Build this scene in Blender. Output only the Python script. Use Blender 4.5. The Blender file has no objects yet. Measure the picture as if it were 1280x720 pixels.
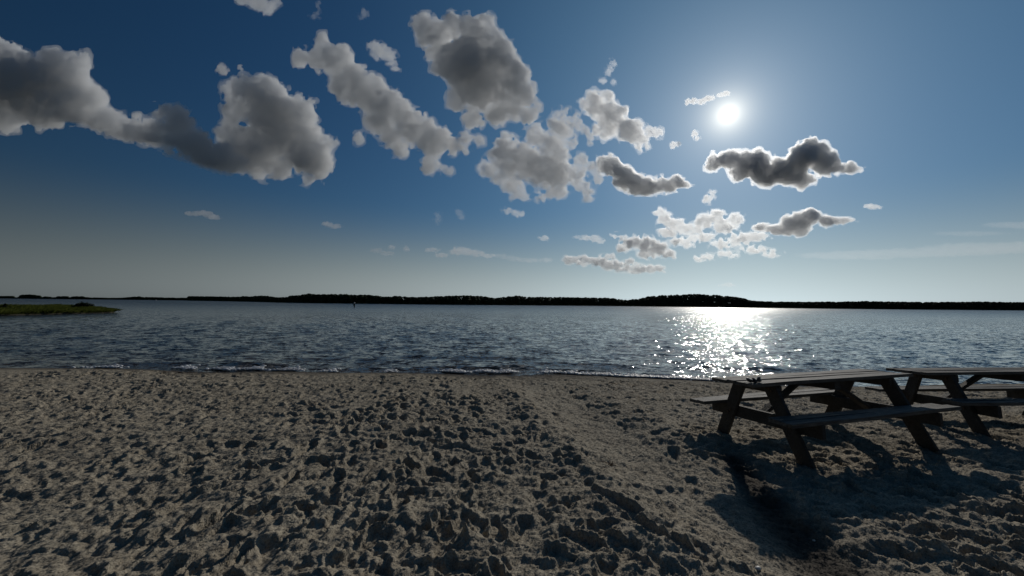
import bpy, math, random
import numpy as np
from mathutils import Vector, Matrix

random.seed(7)
rng = np.random.default_rng(11)
scene = bpy.context.scene
COL = scene.collection

# ------------------------------------------------------------------ camera
FPX = 481.0                       # focal length in photo pixels (1280 wide)
PITCH, ROLL, EYE = math.radians(2.30), math.radians(0.61), 1.55
AX = np.array([1.0, 0, 0])
UP0 = np.array([0, -math.sin(PITCH), math.cos(PITCH)])
FWD = np.array([0, math.cos(PITCH), math.sin(PITCH)])
RIGHT = math.cos(ROLL) * AX + math.sin(ROLL) * UP0
UPV = -math.sin(ROLL) * AX + math.cos(ROLL) * UP0
CAM = np.array([0, 0, EYE])
cam_data = bpy.data.cameras.new('camera')
cam_data.sensor_width = 36.0
cam_data.lens = 36.0 * FPX / 1280.0
cam_data.clip_start = 0.05
cam_data.clip_end = 60000.0
cam = bpy.data.objects.new('camera', cam_data)
COL.objects.link(cam)
M = Matrix.Identity(4)
for i in range(3):
    M[i][0], M[i][1], M[i][2], M[i][3] = RIGHT[i], UPV[i], -FWD[i], CAM[i]
cam.matrix_world = M
scene.camera = cam


def ray(x, y):
    return (x - 640) / FPX * RIGHT + (360 - y) / FPX * UPV + FWD


# ------------------------------------------------------------------ sky and sun
SUN_EL, SUN_AZ = math.radians(23.78), math.radians(29.57)
SUN = Vector((math.sin(SUN_AZ) * math.cos(SUN_EL), math.cos(SUN_AZ) * math.cos(SUN_EL), math.sin(SUN_EL)))
world = bpy.data.worlds.new('World')
scene.world = world
world.use_nodes = True
wn, wl = world.node_tree.nodes, world.node_tree.links
wn.clear()
w_out = wn.new('ShaderNodeOutputWorld')
w_bg = wn.new('ShaderNodeBackground')
sky = wn.new('ShaderNodeTexSky')
sky.sky_type = 'NISHITA'
sky.sun_disc = False
sky.sun_elevation = SUN_EL
sky.sun_rotation = SUN_AZ
sky.altitude = 0
sky.air_density = 1.0
sky.dust_density = 0.25
sky.ozone_density = 4.0
w_bg.inputs['Strength'].default_value = 0.10
# forward-scattered aureole and the sun's own disc, both centred on the sun direction
tc = wn.new('ShaderNodeTexCoord')
dot = wn.new('ShaderNodeVectorMath'); dot.operation = 'DOT_PRODUCT'
nrm = wn.new('ShaderNodeVectorMath'); nrm.operation = 'NORMALIZE'
wl.new(tc.outputs['Generated'], nrm.inputs[0])
wl.new(nrm.outputs[0], dot.inputs[0])
dot.inputs[1].default_value = SUN
mx = wn.new('ShaderNodeMath'); mx.operation = 'MAXIMUM'; mx.inputs[1].default_value = 0.0
wl.new(dot.outputs['Value'], mx.inputs[0])
# moist air near the horizon: the blue washes out to grey
sep_w = wn.new('ShaderNodeSeparateXYZ'); wl.new(nrm.outputs[0], sep_w.inputs[0])
hz = wn.new('ShaderNodeMapRange'); hz.interpolation_type = 'SMOOTHSTEP'
hz.inputs[1].default_value = 0.0; hz.inputs[2].default_value = 0.25; hz.inputs[3].default_value = 0.96; hz.inputs[4].default_value = 0.0
wl.new(sep_w.outputs[2], hz.inputs[0])
sat = wn.new('ShaderNodeHueSaturation'); sat.inputs['Saturation'].default_value = 1.22; wl.new(sky.outputs[0], sat.inputs['Color'])
lum = wn.new('ShaderNodeRGBToBW'); wl.new(sky.outputs[0], lum.inputs[0])
gry = wn.new('ShaderNodeVectorMath'); gry.operation = 'SCALE'; gry.inputs[0].default_value = (1.34, 1.55, 1.60)
wl.new(lum.outputs[0], gry.inputs['Scale'])
hmix = wn.new('ShaderNodeMix'); hmix.data_type = 'RGBA'
wl.new(hz.outputs[0], hmix.inputs[0]); wl.new(sat.outputs[0], hmix.inputs[6]); wl.new(gry.outputs[0], hmix.inputs[7])
# the sky dims away from the sun
dim = wn.new('ShaderNodeMapRange'); dim.interpolation_type = 'SMOOTHSTEP'
dim.inputs[1].default_value = -0.25; dim.inputs[2].default_value = 0.75; dim.inputs[3].default_value = 0.5; dim.inputs[4].default_value = 1.0
wl.new(dot.outputs['Value'], dim.inputs[0])
dsc = wn.new('ShaderNodeVectorMath'); dsc.operation = 'SCALE'
wl.new(hmix.outputs[2], dsc.inputs[0]); wl.new(dim.outputs[0], dsc.inputs['Scale'])
acc = dsc.outputs[0]
for power, col, amp in ((20000, (1.0, 0.97, 0.88), 50.0), (4000, (1.0, 0.94, 0.78), 13.0), (1200, (1.0, 0.91, 0.72), 14.0), (300, (1.0, 0.95, 0.84), 6.0), (60, (0.85, 1.0, 1.05), 2.6), (7, (0.38, 0.84, 1.15), 4.6)):
    pw = wn.new('ShaderNodeMath'); pw.operation = 'POWER'; pw.inputs[1].default_value = power
    wl.new(mx.outputs[0], pw.inputs[0])
    sc_ = wn.new('ShaderNodeVectorMath'); sc_.operation = 'SCALE'
    sc_.inputs[0].default_value = [c * amp for c in col]
    wl.new(pw.outputs[0], sc_.inputs['Scale'])
    ad = wn.new('ShaderNodeVectorMath'); ad.operation = 'ADD'
    wl.new(acc, ad.inputs[0]); wl.new(sc_.outputs[0], ad.inputs[1])
    acc = ad.outputs[0]
wl.new(acc, w_bg.inputs['Color'])
wl.new(w_bg.outputs[0], w_out.inputs['Surface'])

sun_data = bpy.data.lights.new('sun', 'SUN')
sun_data.energy = 5.0
sun_data.angle = math.radians(0.53)
sun_data.color = (1.0, 0.94, 0.85)
sun = bpy.data.objects.new('sun', sun_data)
COL.objects.link(sun)
sun.location = (20, 40, 30)
sun.rotation_euler = SUN.to_track_quat('Z', 'Y').to_euler()

vs = scene.view_settings
vs.view_transform = 'Standard'
vs.look = 'None'
vs.exposure = -1.75
vs.gamma = 1.0
vs.use_curve_mapping = False
cy = scene.cycles
cy.max_bounces = 12
cy.diffuse_bounces = 1
cy.glossy_bounces = 3
cy.volume_bounces = 10
cy.transparent_max_bounces = 96
cy.use_denoising = True
cy.denoiser = 'OPENIMAGEDENOISE'
cy.use_adaptive_sampling = True
cy.adaptive_threshold = 0.004
cy.sample_clamp_indirect = 4.0
cy.caustics_reflective = False
cy.caustics_refractive = False


# ------------------------------------------------------------------ helpers
def tag(o, label=None, category=None, group=None, kind=None):
    if label: o['label'] = label
    if category: o['category'] = category
    if group: o['group'] = group
    if kind: o['kind'] = kind
    return o


def link(name, mesh, mat=None, parent=None, smooth=False):
    o = bpy.data.objects.new(name, mesh)
    COL.objects.link(o)
    if mat is not None:
        mesh.materials.append(mat)
    if smooth:
        mesh.polygons.foreach_set('use_smooth', np.ones(len(mesh.polygons), bool))
    if parent is not None:
        o.parent = parent
    return o


def empty(name, loc=(0, 0, 0), rot=(0, 0, 0)):
    o = bpy.data.objects.new(name, None)
    o.empty_display_size = 0.2
    COL.objects.link(o)
    o.location = loc
    o.rotation_euler = rot
    return o


def np_mesh(name, verts, faces):
    """verts (N,3), faces (M,k): fast mesh from numpy arrays"""
    me = bpy.data.meshes.new(name)
    k = faces.shape[1]
    me.vertices.add(len(verts))
    me.vertices.foreach_set('co', np.ascontiguousarray(verts, np.float32).ravel())
    me.loops.add(faces.size)
    me.loops.foreach_set('vertex_index', np.ascontiguousarray(faces, np.int32).ravel())
    me.polygons.add(len(faces))
    me.polygons.foreach_set('loop_start', np.arange(0, faces.size, k, dtype=np.int32))
    me.update(calc_edges=True)
    return me


def grid_faces(nr, nc, off=0):
    i = np.arange(nr - 1)[:, None] * nc + np.arange(nc - 1)[None, :] + off
    return np.stack([i, i + 1, i + nc + 1, i + nc], -1).reshape(-1, 4)


def vnoise(shape, cells):
    """value noise in [-1,1] on a grid of any dimension; cells = lattice cells per axis"""
    lat = rng.uniform(-1, 1, [int(math.ceil(max(c, 0.01))) + 3 for c in cells]).astype(np.float32)
    for ax in np.argsort([n / max(c, 0.01) for n, c in zip(shape, cells)]):
        t = np.linspace(0, max(cells[ax], 0.01), shape[ax]) + rng.random()
        i = np.floor(t).astype(int)
        fr = t - i
        fr = (fr * fr * fr * (fr * (fr * 6 - 15) + 10)).astype(np.float32)
        sh = [1] * len(shape); sh[ax] = -1
        fr = fr.reshape(sh)
        a = np.take(lat, i, axis=ax)
        b = np.take(lat, i + 1, axis=ax)
        b -= a; b *= fr; b += a
        lat = b
    return lat


class NT:
    """small node-tree helper"""
    def __init__(self, name):
        self.m = bpy.data.materials.new(name)
        self.m.use_nodes = True
        self.t = self.m.node_tree
        self.t.nodes.clear()
        self.out = self.t.nodes.new('ShaderNodeOutputMaterial')

    def n(self, kind, **kw):
        nd = self.t.nodes.new(kind)
        for k, v in kw.items():
            if k.startswith('in_'):
                key = k[3:].replace('_', ' ')
                for s in nd.inputs:
                    if s.name.lower() == key.lower():
                        s.default_value = v
                        break
            else:
                setattr(nd, k, v)
        return nd

    def l(self, a, b):
        self.t.links.new(a, b)

    def noise(self, vec, scale, detail=4, rough=0.55, dim='3D', dist=0.0):
        nd = self.n('ShaderNodeTexNoise', noise_dimensions=dim, in_Scale=scale, in_Detail=detail, in_Roughness=rough, in_Distortion=dist)
        if vec is not None:
            self.l(vec, nd.inputs['Vector'])
        return nd.outputs[0]

    def ramp(self, fac, stops):
        nd = self.n('ShaderNodeValToRGB')
        el = nd.color_ramp.elements
        while len(el) < len(stops):
            el.new(0.5)
        for e, (p, c) in zip(el, stops):
            e.position = p
            e.color = (*c, 1)
        self.l(fac, nd.inputs[0])
        return nd.outputs[0]

    def math(self, op, a, b=None, clamp=False):
        nd = self.n('ShaderNodeMath', operation=op, use_clamp=clamp)
        for i, v in enumerate((a, b)):
            if v is None: continue
            if isinstance(v, (int, float)): nd.inputs[i].default_value = v
            else: self.l(v, nd.inputs[i])
        return nd.outputs[0]

    def mix(self, fac, a, b):
        nd = self.n('ShaderNodeMix', data_type='RGBA')
        for i, v in ((0, fac), (6, a), (7, b)):
            if isinstance(v, (int, float)): nd.inputs[i].default_value = v
            elif isinstance(v, tuple): nd.inputs[i].default_value = (*v, 1)
            else: self.l(v, nd.inputs[i])
        return nd.outputs[2]

    def bump(self, height, strength, dist, normal=None):
        nd = self.n('ShaderNodeBump', in_Strength=strength, in_Distance=dist)
        self.l(height, nd.inputs['Height'])
        if normal is not None:
            self.l(normal, nd.inputs['Normal'])
        return nd.outputs[0]

    def bsdf(self, color, rough=0.8, spec=0.3, normal=None, **kw):
        nd = self.n('ShaderNodeBsdfPrincipled')
        for key, v in (('Base Color', color), ('Roughness', rough), ('Specular IOR Level', spec)):
            s = nd.inputs[key]
            if isinstance(v, tuple): s.default_value = (*v, 1)
            elif isinstance(v, (int, float)): s.default_value = v
            else: self.l(v, s)
        for k, v in kw.items():
            nd.inputs[k.replace('_', ' ')].default_value = v
        if normal is not None:
            self.l(normal, nd.inputs['Normal'])
        self.l(nd.outputs[0], self.out.inputs['Surface'])
        return nd


WATER_Z = -0.35


def shore_y(x):
    """plan line of the water's edge"""
    x = np.asarray(x, float)
    return 10.45 - 0.95 / (1 + np.exp(-(x - 3.2) * 0.9)) + 0.12 * np.sin(x * 0.55 + 1.0) + 0.06 * np.sin(x * 1.7)


# ------------------------------------------------------------------ materials
def mat_sand():
    t = NT('sand')
    geo = t.n('ShaderNodeNewGeometry')
    pos = geo.outputs['Position']
    big = t.noise(pos, 1.3, 5, 0.6)
    mid = t.noise(pos, 14, 5, 0.65)
    fine = t.noise(pos, 260, 3, 0.7)
    c = t.ramp(big, [(0.3, (0.37, 0.32, 0.245)), (0.7, (0.49, 0.43, 0.33))])
    c2 = t.ramp(mid, [(0.35, (0.70, 0.68, 0.66)), (0.62, (1.0, 1.0, 1.0))])
    mul = t.n('ShaderNodeMix', data_type='RGBA', blend_type='MULTIPLY'); mul.inputs[0].default_value = 0.8
    t.l(c, mul.inputs[6]); t.l(c2, mul.inputs[7])
    c3 = t.ramp(fine, [(0.3, (0.62, 0.6, 0.58)), (0.5, (1, 1, 1)), (0.72, (1.2, 1.18, 1.12))])
    mul2 = t.n('ShaderNodeMix', data_type='RGBA', blend_type='MULTIPLY'); mul2.inputs[0].default_value = 0.75
    t.l(mul.outputs[2], mul2.inputs[6]); t.l(c3, mul2.inputs[7])
    gr = t.ramp(t.noise(pos, 85, 3, 0.75), [(0.34, (0.52, 0.50, 0.47)), (0.5, (0.95, 0.95, 0.95)), (0.68, (1.25, 1.24, 1.2))])
    mul3 = t.n('ShaderNodeMix', data_type='RGBA', blend_type='MULTIPLY'); mul3.inputs[0].default_value = 0.85
    t.l(mul2.outputs[2], mul3.inputs[6]); t.l(gr, mul3.inputs[7])
    # damp sand by the water's edge: the colour follows height above the water
    sep = t.n('ShaderNodeSeparateXYZ'); t.l(pos, sep.inputs[0])
    wet = t.n('ShaderNodeMapRange'); wet.inputs[1].default_value = WATER_Z + 0.005; wet.inputs[2].default_value = WATER_Z + 0.085
    wet.inputs[3].default_value = 1; wet.inputs[4].default_value = 0
    t.l(sep.outputs[2], wet.inputs[0])
    # darker sand colour along the gully beside the picnic table
    at = t.n('ShaderNodeAttribute', attribute_name='gully_dark')
    wet_or_gully = t.math('MAXIMUM', wet.outputs[0], at.outputs['Fac'], True)
    col = t.mix(wet_or_gully, mul3.outputs[2], (0.075, 0.062, 0.048))
    # crumbs and grains tilt the surface at every scale
    nrm_ = geo.outputs['Normal']
    for scale, amp in ((34, 2.0), (95, 2.3), (300, 1.6)):
        nd = t.n('ShaderNodeTexNoise', in_Scale=scale, in_Detail=2, in_Roughness=0.6)
        t.l(pos, nd.inputs['Vector'])
        sb = t.n('ShaderNodeVectorMath', operation='SUBTRACT'); sb.inputs[1].default_value = (.5, .5, .5)
        t.l(nd.outputs['Color'], sb.inputs[0])
        sl = t.n('ShaderNodeVectorMath', operation='SCALE'); sl.inputs['Scale'].default_value = amp
        t.l(sb.outputs[0], sl.inputs[0])
        ad = t.n('ShaderNodeVectorMath', operation='ADD'); t.l(nrm_, ad.inputs[0]); t.l(sl.outputs[0], ad.inputs[1])
        nrm_ = ad.outputs[0]
    nn = t.n('ShaderNodeVectorMath', operation='NORMALIZE'); t.l(nrm_, nn.inputs[0])
    t.bsdf(col, 0.92, 0.15, nn.outputs[0])
    return t.m


def mat_water():
    t = NT('bay_water')
    geo = t.n('ShaderNodeNewGeometry')
    mp = t.n('ShaderNodeMapping'); mp.inputs['Scale'].default_value = (0.72, 1.3, 1.0)
    t.l(geo.outputs['Position'], mp.inputs[0])
    pos = mp.outputs[0]
    # wind ripples as a field of surface slopes
    slope = None
    for scale, amp, det in ((0.8, 0.28, 2), (3.0, 0.95, 3), (8.5, 0.80, 2)):
        nd = t.n('ShaderNodeTexNoise', noise_dimensions='2D', in_Scale=scale, in_Detail=det, in_Roughness=0.55, in_Distortion=0.3)
        t.l(pos, nd.inputs['Vector'])
        sub = t.n('ShaderNodeVectorMath', operation='SUBTRACT'); sub.inputs[1].default_value = (.5, .5, .5)
        t.l(nd.outputs['Color'], sub.inputs[0])
        ml = t.n('ShaderNodeVectorMath', operation='MULTIPLY'); ml.inputs[1].default_value = (amp * .95, amp * 1.1, 0)
        t.l(sub.outputs[0], ml.inputs[0])
        if slope is None: slope = ml.outputs[0]
        else:
            ad = t.n('ShaderNodeVectorMath', operation='ADD')
            t.l(slope, ad.inputs[0]); t.l(ml.outputs[0], ad.inputs[1]); slope = ad.outputs[0]
    # gusts: patches of rougher and smoother water
    gust = t.n('ShaderNodeMapRange'); gust.inputs[1].default_value = .3; gust.inputs[2].default_value = .7; gust.inputs[3].default_value = .75; gust.inputs[4].default_value = 1.25
    t.l(t.noise(pos, .06, 3, .6, '2D'), gust.inputs[0])
    sep = t.n('ShaderNodeSeparateXYZ'); t.l(geo.outputs['Position'], sep.inputs[0])
    ly = t.math('LOGARITHM', t.math('MAXIMUM', sep.outputs[1], 5.0), 2.718)
    far = t.n('ShaderNodeMapRange', interpolation_type='SMOOTHSTEP'); far.inputs[1].default_value = math.log(26); far.inputs[2].default_value = math.log(300)
    far.inputs[3].default_value = 0; far.inputs[4].default_value = 1
    t.l(ly, far.inputs[0])
    keep = t.math('SUBTRACT', 1.0, t.math('MULTIPLY', far.outputs[0], 0.48))
    rgh = t.math('ADD', 0.065, t.math('MULTIPLY', far.outputs[0], 0.23))
    scl = t.n('ShaderNodeVectorMath', operation='SCALE'); t.l(slope, scl.inputs[0]); t.l(t.math('MULTIPLY', gust.outputs[0], keep), scl.inputs['Scale'])
    ad = t.n('ShaderNodeVectorMath', operation='ADD'); t.l(geo.outputs['Normal'], ad.inputs[0]); t.l(scl.outputs[0], ad.inputs[1])
    nm = t.n('ShaderNodeVectorMath', operation='NORMALIZE'); t.l(ad.outputs[0], nm.inputs[0])
    sh = t.n('ShaderNodeMapRange'); sh.inputs[1].default_value = 9.5; sh.inputs[2].default_value = 15
    sh.inputs[3].default_value = 1; sh.inputs[4].default_value = 0
    t.l(sep.outputs[1], sh.inputs[0])
    col = t.mix(sh.outputs[0], (0.008, 0.014, 0.020), (0.060, 0.042, 0.022))
    p = t.bsdf(col, rgh, 0.5, nm.outputs[0])
    p.inputs['IOR'].default_value = 1.333
    return t.m


def mat_wood(name, a, b_, scale=1.0):
    t = NT(name)
    tcn = t.n('ShaderNodeTexCoord')
    info = t.n('ShaderNodeObjectInfo')
    addv = t.n('ShaderNodeVectorMath', operation='ADD')
    t.l(tcn.outputs['Object'], addv.inputs[0])
    comb = t.n('ShaderNodeCombineXYZ')
    for i in range(3):
        t.l(t.math('MULTIPLY', info.outputs['Random'], 17.0 + i * 9), comb.inputs[i])
    t.l(comb.outputs[0], addv.inputs[1])
    mp = t.n('ShaderNodeMapping'); mp.inputs['Scale'].default_value = (1.6 * scale, 34 * scale, 34 * scale)
    t.l(addv.outputs[0], mp.inputs[0])
    grain = t.noise(mp.outputs[0], 1.6, 6, 0.65, '3D', 0.6)
    blot = t.noise(addv.outputs[0], 5, 4, 0.6)
    c = t.ramp(grain, [(0.3, a), (0.7, b_)])
    c2 = t.ramp(blot, [(0.35, (0.55, 0.54, 0.52)), (0.65, (1, 1, 1))])
    mul = t.n('ShaderNodeMix', data_type='RGBA', blend_type='MULTIPLY'); mul.inputs[0].default_value = 0.8
    t.l(c, mul.inputs[6]); t.l(c2, mul.inputs[7])
    b = t.bump(grain, 1.0, 0.010)
    t.bsdf(mul.outputs[2], 0.72, 0.3, b)
    return t.m


def mat_plain(name, color, rough=0.8, spec=0.3, nscale=None, var=0.35, bump=0.0):
    t = NT(name)
    if nscale:
        tcn = t.n('ShaderNodeTexCoord')
        nz = t.noise(tcn.outputs['Object'], nscale, 4, 0.6)
        lo = tuple(c * (1 - var) for c in color); hi = tuple(min(1, c * (1 + var)) for c in color)
        col = t.ramp(nz, [(0.3, lo), (0.7, hi)])
        t.bsdf(col, rough, spec, t.bump(nz, bump, 0.02) if bump else None)
    else:
        t.bsdf(color, rough, spec)
    return t.m


M_SAND = mat_sand()
M_WATER = mat_water()
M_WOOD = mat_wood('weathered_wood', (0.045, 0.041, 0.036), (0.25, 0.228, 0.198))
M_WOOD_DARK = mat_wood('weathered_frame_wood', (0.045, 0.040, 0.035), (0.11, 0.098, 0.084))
M_BOLT = mat_plain('rusty_bolt', (0.09, 0.05, 0.03), 0.6, 0.5, 60)
def mat_foam():
    t = NT('sea_foam')
    p = t.bsdf((0.95, 0.95, 0.94), 0.45, 0.5)
    p.inputs['Subsurface Weight'].default_value = 1.0
    p.inputs['Subsurface Radius'].default_value = (1, 1, 1)
    p.inputs['Subsurface Scale'].default_value = 0.05
    return t.m


M_FOAM = mat_foam()
M_LEAF = mat_plain('far_foliage', (0.040, 0.055, 0.028), 0.85, 0.1, 0.35, 0.45)
M_BARK = mat_plain('far_bark', (0.07, 0.055, 0.042), 0.9, 0.1, 3)
M_LAND = mat_plain('far_shore_ground', (0.075, 0.078, 0.04), 0.9, 0.1, 0.1)
M_MARSH = mat_plain('marsh_mud', (0.05, 0.045, 0.028), 0.85, 0.2, 0.8)
def mat_grass():
    t = NT('marsh_grass')
    geo = t.n('ShaderNodeNewGeometry')
    c = t.ramp(t.noise(geo.outputs['Position'], .25, 4, .6), [(.3, (.055, .072, .014)), (.7, (.13, .145, .032))])
    d = t.n('ShaderNodeBsdfDiffuse'); tr = t.n('ShaderNodeBsdfTranslucent')
    t.l(c, d.inputs[0]); t.l(c, tr.inputs[0])
    mx_ = t.n('ShaderNodeMixShader'); mx_.inputs[0].default_value = .5
    t.l(d.outputs[0], mx_.inputs[1]); t.l(tr.outputs[0], mx_.inputs[2]); t.l(mx_.outputs[0], t.out.inputs['Surface'])
    return t.m


M_GRASS = mat_grass()
M_BUSH = mat_plain('bush_leaf', (0.035, 0.045, 0.02), 0.8, 0.15, 2, 0.4)
M_PILE = mat_plain('tarred_pile', (0.035, 0.03, 0.026), 0.8, 0.2, 4)
M_WHITE = mat_plain('white_paint', (0.75, 0.75, 0.73), 0.45, 0.5, 3, 0.08)
M_GLASSD = mat_plain('dark_screen', (0.02, 0.025, 0.03), 0.1, 0.5)
M_SHELLD = mat_plain('dark_shell', (0.030, 0.030, 0.033), 0.22, 0.6, 30, 0.5, 0.3)
M_SHELL = mat_plain('pale_shell', (0.62, 0.58, 0.52), 0.45, 0.4, 40, 0.15, 0.2)
M_STRAW = mat_plain('dry_straw', (0.42, 0.34, 0.20), 0.7, 0.2, 30, 0.25)
M_WEED = mat_plain('dry_weed', (0.10, 0.055, 0.03), 0.8, 0.2, 30, 0.35)


# ------------------------------------------------------------------ the beach
RES = 0.006
RX0, RX1, RY0, RY1 = -12.0, 12.0, 1.0, 12.4
NXR, NYR = int((RX1 - RX0) / RES), int((RY1 - RY0) / RES)


def seg_dist(px, py, pts):
    """distance to a polyline and the distance along it"""
    best = np.full(px.shape, 1e9, np.float32)
    along = np.zeros(px.shape, np.float32)
    s0 = 0.0
    for (x0, y0), (x1, y1) in zip(pts[:-1], pts[1:]):
        dx, dy = x1 - x0, y1 - y0
        L2 = dx * dx + dy * dy
        tt = np.clip(((px - x0) * dx + (py - y0) * dy) / L2, 0, 1)
        d = np.hypot(px - x0 - tt * dx, py - y0 - tt * dy)
        m = d < best
        best = np.where(m, d, best)
        along = np.where(m, s0 + tt * math.sqrt(L2), along)
        s0 += math.sqrt(L2)
    return best, along


PATH = [(0.35, 8.4), (0.75, 6.8), (1.02, 5.4), (1.25, 4.2), (1.62, 2.9), (2.3, 1.0)]
GULLY = [(2.30, 4.05), (2.22, 3.62), (2.05, 3.0), (1.98, 2.45)]


def make_relief():
    H = np.zeros((NYR, NXR), np.float32)
    ext = (RY1 - RY0, RX1 - RX0)
    for lam, amp in ((1.9, 0.026), (0.8, 0.015), (0.36, 0.010)):
        H += amp * vnoise(H.shape, (ext[0] / lam, ext[1] / lam))
    # trampled pits, heaps and footprints
    n = 11500
    xs = rng.uniform(RX0 + .4, RX1 - .4, n); ys = rng.uniform(RY0 + .3, RY1 - 2.0, n)
    kinds = rng.random(n)
    path_d, _ = seg_dist(xs, ys, PATH)
    for k in range(n):
        x0, y0 = xs[k], ys[k]
        if path_d[k] < 0.36 and rng.random() < 0.6:
            continue
        th = rng.normal(1.57, 0.75) if x0 < 1.5 else rng.normal(2.6, 0.6)
        c, s = math.cos(th), math.sin(th)
        kd = kinds[k]
        R = 0.24 if kd < 0.24 else 0.16
        i0, i1 = int((y0 - R - RY0) / RES), int((y0 + R - RY0) / RES)
        j0, j1 = int((x0 - R - RX0) / RES), int((x0 + R - RX0) / RES)
        i0, j0 = max(i0, 0), max(j0, 0)
        yy = (np.arange(i0, min(i1, NYR)) * RES + RY0 - y0).astype(np.float32)[:, None]
        xx = (np.arange(j0, min(j1, NXR)) * RES + RX0 - x0).astype(np.float32)[None, :]
        u = xx * c + yy * s
        v = -xx * s + yy * c
        win = H[i0:i0 + yy.shape[0], j0:j0 + xx.shape[1]]
        ang = np.arctan2(v, u)
        wob = 1 + 0.16 * np.sin(3 * ang + rng.uniform(0, 6)) + 0.08 * np.sin(5 * ang + rng.uniform(0, 6))
        if kd < 0.24:                                     # a footprint: ball and heel, a pushed-up rim
            L, W, dep = rng.uniform(.11, .14), rng.uniform(.042, .056), rng.uniform(.014, .032)
            wloc = W * (1 + 0.22 * np.tanh(u / 0.05)) - 0.25 * W * np.exp(-(u / 0.03) ** 2)
            r = np.sqrt((u / L) ** 2 * 1.0 + (v / wloc) ** 2) * wob
            floor = 1 / (1 + np.exp((r - 1) * 9))
            win += -dep * floor * (1 + 0.25 * np.tanh(u / .07)) - win * 0.55 * floor
            win += dep * 0.42 * np.exp(-((r - 1.32) / 0.24) ** 2) * (1 + 0.4 * np.sin(ang + th))
        elif kd < 0.76:                                   # a loose pit with slumped sides
            a, b = rng.uniform(.026, .09), rng.uniform(.018, .05)
            dep = rng.uniform(.2, .48) * b + 0.004
            r = np.sqrt((u / a) ** 2 + (v / b) ** 2) * wob
            win += -dep * np.exp(-r ** 2.6) + dep * 0.45 * np.exp(-((r - 1.45) / 0.38) ** 2)
        else:                                             # a kicked-up heap
            a, b = rng.uniform(.04, .11), rng.uniform(.03, .06)
            r = np.sqrt((u / a) ** 2 + (v / b) ** 2) * wob
            win += rng.uniform(.22, .4) * b * np.exp(-r ** 2)
    # slumping breaks the round shapes up
    wy = 0.026 * vnoise(H.shape, (ext[0] / .11, ext[1] / .11)) + 0.016 * vnoise(H.shape, (ext[0] / .045, ext[1] / .045)) + .008 * vnoise(H.shape, (ext[0] / .02, ext[1] / .02))
    wx = 0.032 * vnoise(H.shape, (ext[0] / .12, ext[1] / .12)) + 0.020 * vnoise(H.shape, (ext[0] / .05, ext[1] / .05)) + .009 * vnoise(H.shape, (ext[0] / .02, ext[1] / .02))
    ii = np.clip(np.arange(NYR)[:, None] + (wy / RES).astype(np.int32), 0, NYR - 1)
    jj = np.clip(np.arange(NXR)[None, :] + (wx / RES).astype(np.int32), 0, NXR - 1)
    H = H[ii, jj]
    # smoother and rougher patches
    H *= 0.95 + 0.42 * vnoise(H.shape, (ext[0] / 1.3, ext[1] / 1.3))
    # walking trails: alternating left and right soles, some with bar treads
    for _ in range(44):
        x, y, th = rng.uniform(-7.5, 7.5), rng.uniform(1.6, 8.5), rng.choice([1.57, -1.57]) + rng.normal(0, .5)
        tread = rng.random() < .55
        for q in range(rng.integers(5, 13)):
            th += rng.normal(0, .06)
            x += .60 * math.cos(th); y += .60 * math.sin(th)
            if not (RY0 + .35 < y < 9.2 and abs(x) < 11.3): break
            sd = .085 * (1 if q % 2 else -1)
            fx, fy, ft = x - sd * math.sin(th), y + sd * math.cos(th), th + rng.normal(0, .1) + .12 * np.sign(sd)
            w = int(.5 / RES)
            i0, j0 = int((fy - .25 - RY0) / RES), int((fx - .25 - RX0) / RES)
            yy = (np.arange(i0, i0 + w) * RES + RY0 - fy)[:, None]; xx = (np.arange(j0, j0 + w) * RES + RX0 - fx)[None, :]
            u = xx * math.cos(ft) + yy * math.sin(ft); v = -xx * math.sin(ft) + yy * math.cos(ft)
            wl_ = .047 * (1 + .16 * np.tanh(u / .05)) - .009 * np.exp(-((u + .02) / .04) ** 2)
            r = np.maximum(np.abs(u) / .142, 0) ** 3 + (np.abs(v) / wl_) ** 3
            fl = 1 / (1 + np.exp((np.cbrt(r) - 1) * 13))
            dep = rng.uniform(.026, .044)
            win = H[i0:i0 + w, j0:j0 + w]
            if win.shape != fl.shape: continue
            win += -(.8 * win + dep) * fl + (.0035 * np.tanh(3 * np.sin(u * 2 * math.pi / .032)) * fl if tread else 0)
            win += dep * .45 * np.exp(-((np.cbrt(r) - 1.28) / .2) ** 2)
    # crumbly surface
    for lam, amp in ((0.21, 0.016), (0.12, 0.012), (0.065, 0.0085), (0.034, 0.0052), (0.017, 0.0024)):
        nz = vnoise(H.shape, (ext[0] / lam, ext[1] / lam))
        H += amp * (np.abs(nz) * 1.6 - 0.5) if lam > 0.05 else amp * nz
    yg = (np.arange(NYR, dtype=np.float32) * RES + RY0)[:, None]
    xg = (np.arange(NXR, dtype=np.float32) * RES + RX0)[None, :]
    X = np.broadcast_to(xg, H.shape); Y = np.broadcast_to(yg, H.shape)
    # the worn path: a shallow swale with drag marks along it
    m = (np.abs(X - 1.3) < 2.2)
    d, al = seg_dist(X[m], Y[m], PATH)
    wgt = np.exp(-(d / 0.40) ** 4)
    streak = vnoise((400, 160), (22, 30))
    st = streak[np.clip((al / 8.0 * 399).astype(int), 0, 399), np.clip((d / 0.9 * 159).astype(int), 0, 159)]
    hv = H[m]
    hv = hv * (1 - 0.5 * wgt) - 0.03 * np.exp(-(d / 0.5) ** 2) + 0.006 * st * np.exp(-(d / 0.7) ** 2)
    side = X[m] - np.interp(Y[m], [q[1] for q in PATH[::-1]], [q[0] for q in PATH[::-1]])
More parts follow.
